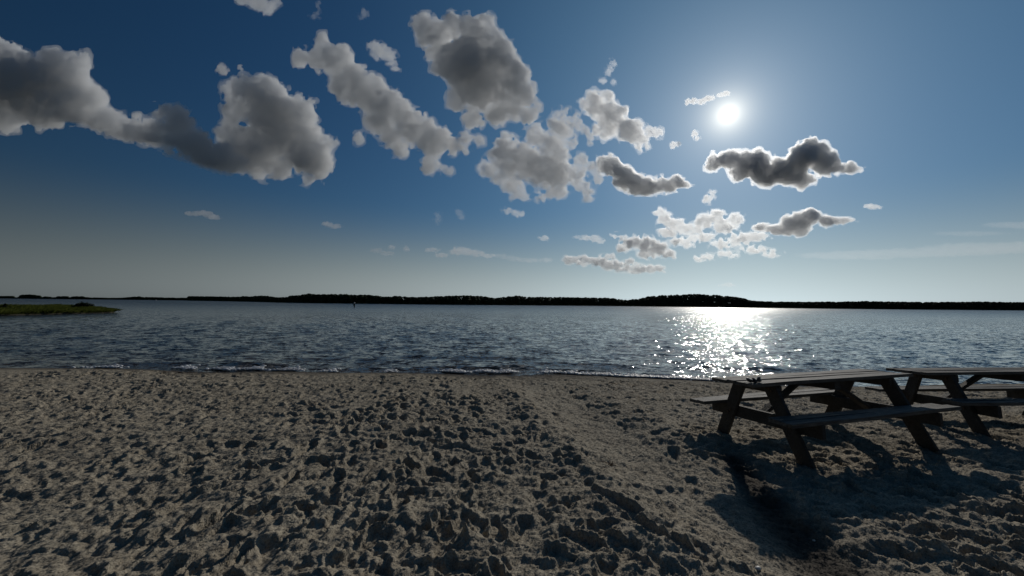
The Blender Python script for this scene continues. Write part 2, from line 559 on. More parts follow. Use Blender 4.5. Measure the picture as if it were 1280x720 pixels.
    hv = hv - 0.025 * np.exp(-(d / 0.45) ** 2) + 0.07 * np.exp(-((side - 0.85) / 0.33) ** 2) * np.clip((7.6 - Y[m]) / 2, 0, 1) * np.clip((Y[m] - 3.6) / 1.0, 0, 1)
    hv = hv + 0.035 * np.exp(-((side + 0.62) / 0.2) ** 2)
    H[m] = hv
    # a boot track with bar treads down the left side of the path
    tr = [(0.70, 3.22, 2.2), (0.86, 2.98, 2.15), (0.93, 2.72, 2.1), (1.10, 2.50, 2.0), (0.62, 2.62, 2.3), (1.23, 2.92, 2.1), (1.38, 2.66, 2.0), (0.44, 2.55, 2.6),
          (0.72, 2.42, 2.2), (1.46, 2.42, 1.9)]
    for x0, y0, th in tr:
        i0, j0 = int((y0 - .3 - RY0) / RES), int((x0 - .3 - RX0) / RES)
        w = int(.6 / RES)
        yy = (np.arange(i0, i0 + w) * RES + RY0 - y0)[:, None]; xx = (np.arange(j0, j0 + w) * RES + RX0 - x0)[None, :]
        u = xx * math.cos(th) + yy * math.sin(th); v = -xx * math.sin(th) + yy * math.cos(th)
        r = np.maximum(np.abs(u) / 0.145, np.abs(v) / 0.055)
        fl = 1 / (1 + np.exp((r - 1) * 14))
        bars = np.tanh(3 * np.sin((u + 0.5 * np.abs(v)) * 2 * math.pi / 0.034))
        win = H[i0:i0 + w, j0:j0 + w]
        win += -0.022 * fl + 0.006 * bars * fl - 0.75 * fl * win + 0.012 * np.exp(-((r - 1.25) / .18) ** 2)
    # dark gully at the left end of the near table
    gully_dark = np.zeros_like(H)
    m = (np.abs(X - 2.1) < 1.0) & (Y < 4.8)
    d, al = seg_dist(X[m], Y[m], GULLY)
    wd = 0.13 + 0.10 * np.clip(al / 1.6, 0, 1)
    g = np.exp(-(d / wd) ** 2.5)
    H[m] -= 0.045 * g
    gully_dark[m] = g
    # flatten towards the swash
    sw = np.clip((shore_y(X[0])[None, :] - Y) / 0.9, 0, 1) ** 1.2
    H *= 0.12 + 0.88 * sw
    return H, gully_dark


def beach_base(x, y):
    s = shore_y(x)
    t = np.clip((y - 4.6) / (s - 4.6), -1, None)
    z = np.where(t < 0, 0.0, WATER_Z * np.clip(t, 0, 1) ** 1.5)
    return z - 0.16 * np.clip(y - s, 0, None) + 0.02 * np.sin(x * 0.8 + y * 0.5)


RELIEF, GULLY_DARK = make_relief()


def sample(A, x, y):
    fx = np.clip((np.mod(x - RX0, RX1 - RX0)) / RES, 0, NXR - 1.001)
    fy = np.clip((y - RY0) / RES, 0, NYR - 1.001)
    i, j = fy.astype(int), fx.astype(int)
    a, b = (fy - i).astype(np.float32), (fx - j).astype(np.float32)
    i1, j1 = np.minimum(i + 1, NYR - 1), np.minimum(j + 1, NXR - 1)
    return (A[i, j] * (1 - a) * (1 - b) + A[i1, j] * a * (1 - b) + A[i, j1] * (1 - a) * b + A[i1, j1] * a * b)


def sand_z(x, y):
    x = np.atleast_1d(np.asarray(x, float)); y = np.atleast_1d(np.asarray(y, float))
    return beach_base(x, y) + sample(RELIEF, x, y)


def build_beach():
    nr, nc = 500, 1120
    yr = np.exp(np.linspace(math.log(1.25), math.log(12.2), nr))
    u = np.linspace(-1, 1, nc)
    u = np.sign(u) * (0.82 * np.abs(u) + 0.18 * np.abs(u) ** 4)
    Y = np.repeat(yr[:, None], nc, 1)
    Xg = u[None, :] * (1.9 * (yr[:, None] + 0.75))
    Z = beach_base(Xg, Y) + sample(RELIEF, Xg, Y)
    V = np.stack([Xg, Y, Z], -1).reshape(-1, 3)
    Fq = grid_faces(nr, nc)
    # coarse sand all round, lying under the fine sheet
    n2 = 90
    xs = np.linspace(-160, 160, n2 * 2); ys = np.concatenate([np.linspace(-60, 12, n2), np.linspace(13, 60, 12)])
    gx, gy = np.meshgrid(xs, ys)
    gz = beach_base(gx, gy) - 0.13 + 0.03 * np.sin(gx * 2.1) * np.sin(gy * 1.7)
    gz = np.maximum(gz, -4.0)
    V2 = np.stack([gx, gy, gz], -1).reshape(-1, 3)
    F2 = grid_faces(len(ys), len(xs), len(V))
    me = np_mesh('sand_beach', np.concatenate([V, V2]), np.concatenate([Fq, F2]))
    at = me.attributes.new('gully_dark', 'FLOAT', 'POINT')
    dv = np.concatenate([sample(GULLY_DARK, Xg, Y).ravel(), np.zeros(len(V2))]).astype(np.float32)
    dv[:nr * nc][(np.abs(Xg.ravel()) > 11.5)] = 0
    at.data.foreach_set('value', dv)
    o = link('sand_beach', me, M_SAND, smooth=True)
    tag(o, 'trampled grey-brown sand beach with footprints running down to the water', 'beach', kind='structure')


build_beach()


# ------------------------------------------------------------------ the bay
def build_water():
    nr, nc = 390, 720
    a = np.exp(np.linspace(math.log(9.0), math.log(420.0), nr - 14))
    yr = np.concatenate([a, np.exp(np.linspace(math.log(460.0), math.log(22000.0), 14))])
    u = np.linspace(-1, 1, nc)
    u = np.sign(u) * (0.8 * np.abs(u) + 0.2 * np.abs(u) ** 4)
    Y = np.repeat(yr[:, None], nc, 1)
    Xg = u[None, :] * (1.85 * (yr[:, None] + 3.0))
    step = np.gradient(yr)[:, None]
    dx = np.zeros_like(Y); dy = np.zeros_like(Y); dz = np.zeros_like(Y)
    r = np.random.default_rng(5)
    nw = 64
    lam = np.exp(r.uniform(math.log(0.28), math.log(2.0), nw))
    for L in lam:
        th = -math.pi / 2 + 0.25 + r.normal(0, 0.55)
        k = 2 * math.pi / L
        slope = 0.10 / math.sqrt(nw) * 1.41
        A = slope / k
        ph = r.uniform(0, 6.28)
        fade = np.clip((L / step - 2.2) / 2.5, 0, 1)
        arg = k * (math.cos(th) * Xg + math.sin(th) * Y) + ph
        dz += fade * A * np.cos(arg)
        dx -= fade * 0.8 * A * math.cos(th) * np.sin(arg)
        dy -= fade * 0.8 * A * math.sin(th) * np.sin(arg)
    # gusty variation in roughness and calmer water at the edge
    g = vnoise((60, 60), (7, 9))
    gi = np.clip(((np.log(Y) - math.log(9)) / 4 * 59).astype(int), 0, 59)
    gj = np.clip((np.arctan2(Xg, Y) / 2.4 * 59 + 29).astype(int), 0, 59)
    gust = 1.0 + 0.28 * g[gi, gj]
    s = shore_y(Xg)
    off = Y - s
    calm = np.clip(0.18 + off / 3.5, 0.18, 1.0)
    dz *= gust * calm; dx *= gust * calm; dy *= gust * calm
    # small waves breaking in short lengths along the beach
    for x0, w, o0, h in ((-7.6, 1.1, 1.0, .085), (-4.4, 1.0, 0.7, .05), (-1.6, 1.3, .75, .075), (0.1, 0.7, .95, .085), (1.6, 1.2, .7, .055), (-11, 1.4, .9, .06),
                         (3.9, 1.6, .6, .05), (7.0, 1.8, .7, .05), (-6, 2.5, 2.4, .05), (2.5, 2.2, 2.0, .05), (-2.5, 2.6, 3.1, .05), (8, 3, 2.2, .06)):
        e = np.exp(-((Xg - x0) / w) ** 2) * h
        q = off - o0 - 0.10 * np.sin(Xg * 2 + x0)
        dz += e * np.where(q < 0, np.exp(-(q / 0.14) ** 2), np.exp(-(q / 0.34) ** 2))
    Z = WATER_Z + dz
    V = np.stack([Xg + dx, Y + dy, Z], -1).reshape(-1, 3)
    me = np_mesh('water', V, grid_faces(nr, nc))
    o = link('water', me, M_WATER, smooth=True)
    tag(o, 'dark blue rippled bay water glittering under the low sun', 'water', kind='structure')


build_water()


# ------------------------------------------------------------------ icosphere helper for clumps
def ico(sub):
    import bmesh
    bm = bmesh.new()
    bmesh.ops.create_icosphere(bm, subdivisions=sub, radius=1.0)
    v = np.array([p.co[:] for p in bm.verts]); f = np.array([[q.index for q in p.verts] for p in bm.faces])
    bm.free()
    return v, f


ICO1, ICO2 = ico(1), ico(2)


def build_foam():
    V, F, n = [], [], 0
    r = np.random.default_rng(9)
    v0, f0 = ICO1
    patches = [(-7.9, .32, 1), (-7.2, .38, 1.2), (-6.1, .4, .9), (-9.0, .3, .5), (-4.9, .25, .4), (-1.5, .42, 1.2), (-.75, .3, 1.1), (-.2, .34, 1.1), (1.0, .25, .5), (1.75, .5, .6),
               (2.6, .45, .9), (3.3, .5, 1), (4.0, .6, 1), (4.9, .4, .6), (5.9, .6, .6), (7.3, .5, .6), (-11.2, .4, .4), (-3.3, .2, .35)]
    for x0, w, dens in patches:
        for _ in range(int(1000 * dens * w)):
            x = r.normal(x0, w * .5)
            back = abs(r.normal(0, .13)) * (.35 + np.exp(-((x - x0) / w) ** 2))
            y = float(shore_y(x)) + .05 + back + .06 * math.sin(x * 5 + x0)
            s = r.uniform(.008, .034)
            z = max(WATER_Z, float(beach_base(np.array(x), np.array(y)))) + .022
            sc = np.array([s * r.uniform(1.2, 3.0), s * r.uniform(1, 1.8), s * r.uniform(.5, 1.0)])
            V.append(v0 * sc * r.uniform(.8, 1.2, v0.shape) + [x, y, z + sc[2] * .4]); F.append(f0 + n); n += len(v0)
    me = np_mesh('shore_foam', np.concatenate(V), np.concatenate(F))
    o = link('shore_foam', me, M_FOAM, smooth=True)
    tag(o, 'white foam left in broken lines along the water edge', 'foam', kind='stuff')


build_foam()


# ------------------------------------------------------------------ picnic tables
def plank_mesh(name, L, W, T, seed, warp=0.004, worn=0.004):
    """a board along x, centred in y, top at z=0: slightly warped with worn arrises and ragged ends"""
    r = np.random.default_rng(abs(int(seed)))
    nx = 13
    prof = [(-W / 2, -T), (-W / 2, -worn), (-W / 2 + worn, 0), (0, -0.0015), (W / 2 - worn, 0), (W / 2, -worn), (W / 2, -T)]
    np_ = len(prof)
    V = []
    ph = r.uniform(0, 6, 4)
    for i in range(nx):
        t = i / (nx - 1)
        x = (t - .5) * L
        dz = warp * math.sin(t * 3.1 + ph[0]) + warp * .4 * math.sin(t * 9 + ph[1])
        dy = warp * .6 * math.sin(t * 4 + ph[2])
        for (y, z) in prof:
            xe = x + (r.uniform(-.006, .006) if i in (0, nx - 1) else 0)
            V.append((xe, y + dy + r.uniform(-.0012, .0012), z + dz + r.uniform(-.001, .001)))
    F = []
    for i in range(nx - 1):
        for j in range(np_):
            a, b = i * np_ + j, i * np_ + (j + 1) % np_
            F.append((a, b, b + np_, a + np_))
    F.append(tuple(range(np_))); F.append(tuple((nx - 1) * np_ + j for j in reversed(range(np_))))
    me = bpy.data.meshes.new(name)
    me.from_pydata(V, [], F)
    me.update()
    return me


def bar_mesh(name, p0, p1, w, d, side=(1, 0, 0), cut=0.0, seed=0):
    """a squared timber from p0 to p1; w across `side`, d across the third axis; chamfered edges"""
    r = np.random.default_rng(abs(int(seed)))
    p0, p1 = Vector(p0), Vector(p1)
    ax = (p1 - p0).normalized()
    sd = Vector(side); sd = (sd - ax * sd.dot(ax)).normalized()
    th = ax.cross(sd)
    c = 0.006
    prof = [(-w / 2 + c, -d / 2), (w / 2 - c, -d / 2), (w / 2, -d / 2 + c), (w / 2, d / 2 - c), (w / 2 - c, d / 2), (-w / 2 + c, d / 2), (-w / 2, d / 2 - c), (-w / 2, -d / 2 + c)]
    V, F, n = [], [], len(prof)
    seg = 5
    for i in range(seg):
        q = p0.lerp(p1, i / (seg - 1))
        for a, b in prof:
            off = ax * (cut * b if i in (0, seg - 1) else 0)
            V.append(q + sd * (a + r.uniform(-.0012, .0012)) + th * (b + r.uniform(-.0015, .0015)) + off)
    for i in range(seg - 1):
        for j in range(n):
            a, b = i * n + j, i * n + (j + 1) % n
            F.append((a, b, b + n, a + n))
    F.append(tuple(reversed(range(n)))); F.append(tuple((seg - 1) * n + j for j in range(n)))
    me = bpy.data.meshes.new(name)
    me.from_pydata([v[:] for v in V], [], F)
    me.update()
    return me


def bolt_mesh():
    v = [(0.012 * math.cos(k * math.pi / 3), 0, 0.012 * math.sin(k * math.pi / 3)) for k in range(6)]
    V = v + [(a, .009, b) for a, _, b in v]
    me = bpy.data.meshes.new('bolt')
    me.from_pydata(V, [], [tuple(range(6)), tuple(range(11, 5, -1))] + [(k, k + 6, (k + 1) % 6 + 6, (k + 1) % 6) for k in range(6)])
    return me


TL, TW, TH, SH, SO, FO = 1.22, 0.297, 0.719, 0.406, 0.562, 0.56
BOLT = bolt_mesh(); BOLT.materials.append(M_BOLT)


def picnic_table(loc, rot, label, seed):
    root = empty('picnic_table', loc, rot)
    tag(root, label, 'picnic table', 'picnic tables on the sand')
    r = np.random.default_rng(abs(int(seed)))
    bw = TW * 2 / 5
    for k in range(5):                                    # top boards, loose gaps, uneven lengths
        y = -TW + bw * (k + .5)
        o = link('top_board', plank_mesh('top_board', TL * 2 - r.uniform(0, .03), bw - .011, .036, seed * 50 + k, .005), M_WOOD, root)
        o.location = (r.uniform(-.012, .012), y, TH + r.uniform(-.003, .003))
    for sgn in (-1, 1):                                   # a bench each side, two boards
        for q in (-1, 1):
            o = link('bench_board', plank_mesh('bench_board', TL * 2 - r.uniform(0, .02), .127, .038, seed * 50 + 20 + sgn * 3 + q, .005), M_WOOD, root)
            o.location = (r.uniform(-.01, .01), sgn * SO + q * .0665, SH + r.uniform(-.002, .002))
    for e in (-1, 1):
        xf = e * .84
        # bearer carrying the benches, cleat under the top
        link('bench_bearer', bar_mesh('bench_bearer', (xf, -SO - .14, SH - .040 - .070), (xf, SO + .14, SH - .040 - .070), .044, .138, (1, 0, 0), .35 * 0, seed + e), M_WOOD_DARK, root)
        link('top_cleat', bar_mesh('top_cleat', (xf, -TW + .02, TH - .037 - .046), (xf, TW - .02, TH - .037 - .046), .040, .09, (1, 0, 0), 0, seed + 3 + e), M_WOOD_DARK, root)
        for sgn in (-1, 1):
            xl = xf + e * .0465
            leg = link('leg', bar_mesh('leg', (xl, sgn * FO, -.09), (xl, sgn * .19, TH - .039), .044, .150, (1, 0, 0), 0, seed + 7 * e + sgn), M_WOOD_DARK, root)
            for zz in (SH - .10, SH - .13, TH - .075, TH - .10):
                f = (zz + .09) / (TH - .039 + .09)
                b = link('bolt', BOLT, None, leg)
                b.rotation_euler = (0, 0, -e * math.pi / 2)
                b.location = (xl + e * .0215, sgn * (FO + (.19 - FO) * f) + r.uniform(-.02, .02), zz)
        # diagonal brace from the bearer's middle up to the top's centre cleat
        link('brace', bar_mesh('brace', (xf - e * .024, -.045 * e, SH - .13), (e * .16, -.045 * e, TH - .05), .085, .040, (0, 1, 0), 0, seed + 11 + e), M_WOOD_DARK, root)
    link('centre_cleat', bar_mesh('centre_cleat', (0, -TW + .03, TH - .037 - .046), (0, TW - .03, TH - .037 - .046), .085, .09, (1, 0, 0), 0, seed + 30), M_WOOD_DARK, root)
    return root


picnic_table((3.669, 4.651, 0.0), (-.057, -.008, .262), 'weathered wooden picnic table, the nearer one, with a dark clump on its end', 3)
picnic_table((6.70, 5.25, 0.0), (-.07, -.03, -.06), 'weathered wooden picnic table at the right, cut off by the picture edge', 8)


# a dark clump of shells on the near table's end
def table_point(x, y, z):
    m = Matrix.Translation((3.669, 4.651, 0.0)) @ (Matrix.Rotation(.262, 4, 'Z') @ Matrix.Rotation(-.008, 4, 'Y') @ Matrix.Rotation(-.057, 4, 'X'))
    return m @ Vector((x, y, z))


def shell_clump():
    base = table_point(-1.12, -.215, TH + .004)
    root = empty('shell_clump', base, (0, 0, .25))
    tag(root, 'small dark glossy clump of shells lying on the near end of the left table', 'shells')
    r = np.random.default_rng(4)
    v0, f0 = ICO2
    for k, (x, y, s, lift) in enumerate(((-.07, .0, .030, .5), (-.035, .012, .024, .6), (.0, -.005, .028, .45), (.03, .012, .026, .7), (.062, .0, .031, .5), (-.02, -.015, .02, 1.5), (.045, -.012, .021, 1.4))):
        d = r.normal(0, 1, 3)
        v = v0 * (1 + .12 * np.sin(v0 @ d * 4)[:, None])
        v = v * [s * 1.2, s * .8, s * .62]
        a = r.uniform(-.8, .8); ca, sa = math.cos(a), math.sin(a)
        v = np.stack([v[:, 0] * ca - v[:, 2] * sa, v[:, 1], v[:, 0] * sa + v[:, 2] * ca], -1)
        v = v - [0, 0, v[:, 2].min()] + [x, y, .0 if lift < 1 else .022]
        link('shell', np_mesh('shell', v, f0), M_SHELLD, root, True)


shell_clump()


# ------------------------------------------------------------------ small litter on the sand
def tube(points, rad, n=6):
    P = [np.array(p, float) for p in points]
    V, F = [], []
    for i, p in enumerate(P):
        t = P[min(i + 1, len(P) - 1)] - P[max(i - 1, 0)]
        t /= np.linalg.norm(t)
        a = np.cross(t, [0.3, 0.2, 1]); a /= np.linalg.norm(a); b = np.cross(t, a)
        rr = rad * (1 - .5 * i / (len(P) - 1))
        for k in range(n):
            V.append(p + rr * (math.cos(k * 2 * math.pi / n) * a + math.sin(k * 2 * math.pi / n) * b))
    for i in range(len(P) - 1):
        for k in range(n):
            F.append((i * n + k, i * n + (k + 1) % n, (i + 1) * n + (k + 1) % n, (i + 1) * n + k))
    return np.array(V), np.array(F)


def straw(name, x, y, pts, rad, label, cat, mat=None):
    z = float(sand_z(x, y)[0])
    V, F = tube([(px, py, float(sand_z(x + px, y + py)[0]) - z + pz) for px, py, pz in pts], rad)
    o = link(name, np_mesh(name, V, F), mat or M_STRAW, smooth=True)
    o.location = (x, y, z)
    tag(o, label, cat)
    return o


straw('dry_stalk', 1.22, 3.16, [(-.02, .045, .035), (-.006, .02, .016), (.005, -.01, .005), (.018, -.05, .004)], .0028, 'thin pale dry stalk sticking up from the sand left of the table shadow', 'stalk')
straw('dry_reed', 4.27, 3.95, [(-.05, .01, .012), (.0, .0, .016), (.05, -.004, .02), (.09, .01, .012)], .004, 'short pale reed lying in the shadow under the right end of the near table', 'reed')


def weed_sprig():
    x, y = .98, 3.88
    z = float(sand_z(x, y)[0])
    root = empty('weed_sprig', (x, y, z))
    tag(root, 'tangle of brown dry weed lying on the smooth path in the sand', 'weed')
    r = np.random.default_rng(2)
    for k in range(9):
        a = r.uniform(0, 6.28); L = r.uniform(.05, .15)
        pts, p = [], np.array([r.uniform(-.05, .05), r.uniform(-.04, .04)])
        for i in range(5):
            q = p + np.array([math.cos(a), math.sin(a)]) * L * i / 4
            a += r.uniform(-.3, .3)
            pts.append((q[0], q[1], float(sand_z(x + q[0], y + q[1])[0]) - z + .008 + .02 * math.sin(i / 4 * 3.1) * r.random()))
        V, F = tube(pts, r.uniform(.002, .0042), 5)
        link('stem', np_mesh('stem', V, F), M_WEED, root, True)


weed_sprig()


def weed_scraps():
    r = np.random.default_rng(31)
    for k in range(12):
        x = r.uniform(-9.5, 3.6)
        y = float(shore_y(x)) - r.uniform(.35, 2.6)
        L = r.uniform(.06, .2)
        a = r.normal(0, .5)
        pts = [(L * (i / 4 - .5) * math.cos(a) + r.normal(0, .008), L * (i / 4 - .5) * math.sin(a) + r.normal(0, .012), r.uniform(.004, .016)) for i in range(5)]
        straw('weed_scrap', x, y, pts, r.uniform(.006, .013), 'small dark scrap of washed-up weed lying on the sand near the water', 'weed', M_WEED)['group'] = 'weed scraps along the water edge'


weed_scraps()


def shell_on_sand(x, y, s, label):
    v0, f0 = ICO2
    v = v0.copy()
    ang = np.arctan2(v[:, 1], v[:, 0])
    v = v * (1 + .05 * np.cos(ang * 12)[:, None])
    v[:, 2] = np.where(v[:, 2] > 0, v[:, 2] * .5, v[:, 2] * .12)
    o = link('sea_shell', np_mesh('sea_shell', v * s * np.array([1.25, .9, .9]), f0), M_SHELL, smooth=True)
    o.location = (x, y, float(sand_z(x, y)[0]) + .003)
    o.rotation_euler = (.15, -.1, .4)
    tag(o, label, 'shell')


shell_on_sand(1.485, 2.36, .017, 'small pale shell on the sand at the bottom edge beside the table shadow')
shell_on_sand(2.10, 2.72, .009, 'tiny pale shell chip in the dark gully of the table shadow')


# ------------------------------------------------------------------ marsh bank at the left
def marsh():
    poly = np.array([(-55.4, 40.5), (-55.3, 48), (-56.2, 54.4), (-64, 60), (-84, 74), (-112, 92), (-135, 100), (-140, 30), (-75, 29), (-58, 35)], float)
    c = poly.mean(0)
    # smooth outline
    pts = []
    for i in range(len(poly)):
        p0, p1, p2, p3 = (poly[(i + k - 1) % len(poly)] for k in range(4))
        for t in np.linspace(0, 1, 9)[:-1]:
            pts.append(.5 * ((2 * p1) + (-p0 + p2) * t + (2 * p0 - 5 * p1 + 4 * p2 - p3) * t * t + (-p0 + 3 * p1 - 3 * p2 + p3) * t ** 3))
    out = np.array(pts) + rng.normal(0, .15, (len(pts), 2))
    rings = [(1.012, -1.2), (1.0, -.1), (.992, .16), (.96, .24), (.7, .3), (.3, .3), (.0, .3)]
    V, F, n = [], [], len(out)
    for s, z in rings:
        q = c + (out - c) * s
        V += [(a, b, WATER_Z + z + rng.uniform(-.04, .04)) for a, b in q]
    for k in range(len(rings) - 1):
        for i in range(n):
            F.append((k * n + i, k * n + (i + 1) % n, (k + 1) * n + (i + 1) % n, (k + 1) * n + i))
    o = link('marsh_bank', np_mesh('marsh_bank', np.array(V), np.array(F)), M_MARSH, smooth=True)
    tag(o, 'low muddy marsh bank jutting into the bay at the left', 'bank', kind='structure')
    # grass: curved blades in tussocks, densest on the side facing the beach
    r = np.random.default_rng(21)
    BV, BF, m = [], [], 0
    cnt = 0
    while cnt < 26000:
        rad = math.sqrt(r.random())
        if r.random() < .5: rad = 1 - .12 * r.random()
        i = r.integers(n)
        p = c + (out[i] * (1 - (w := r.random())) + out[(i + 1) % n] * w - c) * rad * .995
        if p[0] < -100 or p[1] > 92: continue
        for _ in range(3):
            x, y = p + r.normal(0, .22, 2)
            h = r.uniform(.45, .72) * (.75 + .35 * math.sin(x * .5 + y * .3) ** 2) * (1.0 if rad < .97 else .75)
            a = r.uniform(0, 6.28); ln = r.normal(.1, .16, 2); wd = r.uniform(.02, .05)
            z0 = WATER_Z + .12
            ca, sa = math.cos(a) * wd, math.sin(a) * wd
            BV += [(x - ca, y - sa, z0), (x + ca, y + sa, z0), (x + ca * .6 + ln[0] * .5, y + sa * .6 + ln[1] * .5, z0 + h * .6), (x + ln[0] * 1.6, y + ln[1] * 1.6, z0 + h)]
            BF += [(m, m + 1, m + 2), (m, m + 2, m + 3)]
            m += 4; cnt += 1
    g = link('marsh_grass', np_mesh('marsh_grass', np.array(BV), np.array(BF)), M_GRASS)
    tag(g, 'olive green marsh grass covering the bank at the left', 'grass', kind='stuff')


marsh()


def leaf_blob(center, rx, ry, rz, n, size, r):
    """n leaf-sized quads spread through an uneven crown volume"""
    d = r.normal(0, 1, (n, 3)); d /= np.linalg.norm(d, axis=1)[:, None]
    rad = r.random(n) ** .45
    lump = 1 + .28 * np.sin(d @ r.normal(0, 3, 3) + 1) + .18 * np.sin(d @ r.normal(0, 6, 3))
    P = d * (rad * lump)[:, None] * [rx, ry, rz] + center
    a = r.normal(0, 1, (n, 3)); a /= np.linalg.norm(a, axis=1)[:, None]
    b = np.cross(a, r.normal(0, 1, (n, 3))); b /= np.linalg.norm(b, axis=1)[:, None]
    s = size * r.uniform(.6, 1.4, n)[:, None]
    V = np.stack([P - a * s, P + b * s * .6, P + a * s, P - b * s * .6], 1).reshape(-1, 3)
    return V, np.arange(n * 4).reshape(-1, 4)


def bush(x, y, w, h, label):
    r = np.random.default_rng(int(abs(x) * 10))
    root = empty('marsh_bush', (x, y, WATER_Z + .25))
    tag(root, label, 'bush', 'bushes on the marsh bank')
    V, F, n = [], [], 0
    for k in range(7):
        cx = (k / 6 - .5) * w * .9
        v, f = leaf_blob(np.array([cx, r.normal(0, .3), h * (.55 + .25 * r.random() - .5 * abs(k / 6 - .5))]), w * .18, w * .18, h * .34, 220, .10, r)
        V.append(v); F.append(f + n); n += len(v)
    link('foliage', np_mesh('foliage', np.concatenate(V), np.concatenate(F)), M_BUSH, root)
    V, F, n = [], [], 0
    for k in range(5):
        a = (k / 4 - .5)
        v, f = tube([(a * .3, 0, -.3), (a * w * .4, .05, h * .3), (a * w * .75, 0, h * .65)], .035, 5)
        V.append(v); F.append(f + n); n += len(v)
    link('stems', np_mesh('stems', np.concatenate(V), np.concatenate(F)), M_BARK, root, True)


bush(-65.5, 59, 2.2, 1.12, 'dark rounded bush standing above the grass near the marsh tip')
bush(-66.5, 50.5, .7, .80, 'small dark bush low in the marsh grass towards the left edge')


# ------------------------------------------------------------------ far shores and woods
def horizon_y(x):
    return 372.5 + .01065 * x


# photo column -> (top of the trees, distance of the shore in metres)
PROFILE = {
    'left': ([0, 8, 15, 17, 23, 25, 32, 40, 49, 52, 55, 59, 62, 70, 72, 84, 86, 91, 100, 106, 112, 120, 135, 150, 165, 172, 180, 190, 210, 228, 236],
             [370, 370, 370, 371.8, 371.8, 368.9, 368.2, 368.2, 369.6, 371.7, 370.4, 370.4, 371.6, 371.6, 370.2, 370.4, 371.7, 370.5, 370.3, 371.2, 371.9, 371.9, 372.3, 372.2, 371.2, 370.4, 371.3, 371.5, 372.0, 372.2, 372.4],
             [0, 236], [1500, 1500]),
    'centre': ([232, 236, 262, 296, 305, 312, 322, 332, 345, 355, 360, 378, 385, 400, 430, 455, 480, 490, 496, 510, 530, 560, 580, 602, 618, 630, 645, 658, 675, 700, 740, 762, 776, 786],
               [372.5, 370.3, 370.6, 371.2, 370.2, 371, 369.8, 370.0, 371.8, 371.6, 370.1, 368.8, 367.2, 368.3, 368.0, 368.7, 370.6, 371.4, 369.8, 371.6, 371.4, 370.2, 369.4, 370.4, 373.0, 371.8, 369.7, 371.4, 371.6, 371.6, 372.2, 372.6, 374.6, 375.6],
               [232, 300, 345, 400, 560, 700, 790], [1100, 700, 440, 400, 370, 460, 470]),
    'headland': ([782, 790, 800, 808, 820, 835, 850, 870, 890, 905, 918, 930, 940],
                 [376, 374.5, 373.8, 371.3, 369.8, 369.2, 368.7, 368.0, 368.9, 370.0, 371.4, 373.2, 376.3],
                 [782, 940], [470, 400]),
    'right': ([936, 960, 990, 1020, 1060, 1085, 1100, 1140, 1200, 1225, 1250, 1300, 1400],
              [376.3, 377.0, 377.6, 377.5, 377.2, 376.5, 377.2, 377.7, 377.7, 377.2, 377.9, 378.3, 379.3],
              [936, 960, 1140, 1280, 1400], [400, 385, 395, 470, 520]),
}


def col_point(x, D):
    """ground point under photo column x at distance D along the view axis"""
    d = ray(x, 380)
    k = D / d[1]
    return d[0] * k, D


def far_wood(key, label, cols, step_m, layers=3, pine=None):
    xs, tops, dx, dd = PROFILE[key]
    r = np.random.default_rng(len(key) * 7)
    LV, LF, n = [], [], 0
    TV, TF, m = [], [], 0
    v0, f0 = ICO1
    for ly in range(layers):
        x = cols[0] + r.uniform(0, 2)
        while x < cols[1]:
            D = float(np.interp(x, dx, dd))
            Dl = D + 6 + ly * 6 + r.uniform(-2.5, 2.5)
            big = r.random() < .3
            w = step_m * (r.uniform(.8, 1.25) if big else r.uniform(.45, .8))
            x += w * 1.15 * FPX / D * r.uniform(.6, 1.1)
            top = float(np.interp(x, xs, tops))
            px, py = col_point(x, Dl)
            h = (horizon_y(x) - top) * Dl / FPX + EYE - WATER_Z
            h *= (1.03 if big else 1 - abs(r.normal(0, .11)))
            h = max(h, .8)
            gap = pine and pine[0] < x < pine[1] and ly > 0
            base = WATER_Z + .2
            lo = .46 if gap else .06
            nq = 3 if gap else 5
            for q in range(nq):
                f = lo + (1 - lo) * (q + .5) / nq
                rr = w * (1.15 - .55 * f) * r.uniform(.8, 1.2)
                v = v0 * r.uniform(.7, 1.28, v0.shape) * [rr, rr, h * (1 - lo) * .62 / nq] + [px + r.normal(0, w * .25), py + r.normal(0, .5), base + h * (f - .02)]
                LV.append(v); LF.append(f0 + n); n += len(v)
            if gap:                                   # understorey below the pines
                hh = h * r.uniform(.30, .56)
                v = v0 * r.uniform(.75, 1.2, v0.shape) * [w, w, hh * .5] + [px, py, base + hh * .4]
                LV.append(v); LF.append(f0 + n); n += len(v)
            tv, tf = tube([(px, py, base - .6), (px + r.normal(0, .1), py, base + h * .45), (px + r.normal(0, .2), py, base + h * .85)], .16 * h / 10 + .05, 5)
            TV.append(tv); TF.append(tf + m); m += len(tv)
    root = empty('far_wood', (float(np.mean([v[:, 0].mean() for v in LV])), float(np.mean([v[:, 1].mean() for v in LV])), WATER_Z))
    off = np.array(root.location)
    tag(root, label, 'wood', kind='stuff')
    a = link('crown', np_mesh('crown', np.concatenate(LV) - off, np.concatenate(LF)), M_LEAF, root)
    b = link('trunk', np_mesh('trunk', np.concatenate(TV) - off, np.concatenate(TF)), M_BARK, root)
    a['kind'] = b['kind'] = 'stuff'


far_wood('left', 'distant thin line of dark trees along the left horizon', (-60, 236), 9.0, 3)
far_wood('centre', 'dark wooded shoreline across the bay in the middle', (232, 786), 3.6, 4)
far_wood('headland', 'tallest dark wooded headland below the sun with gaps between its trunks', (782, 940), 3.4, 4, (853, 922))
far_wood('right', 'low even dark wooded shore across the bay at the right', (936, 1420), 3.4, 4)


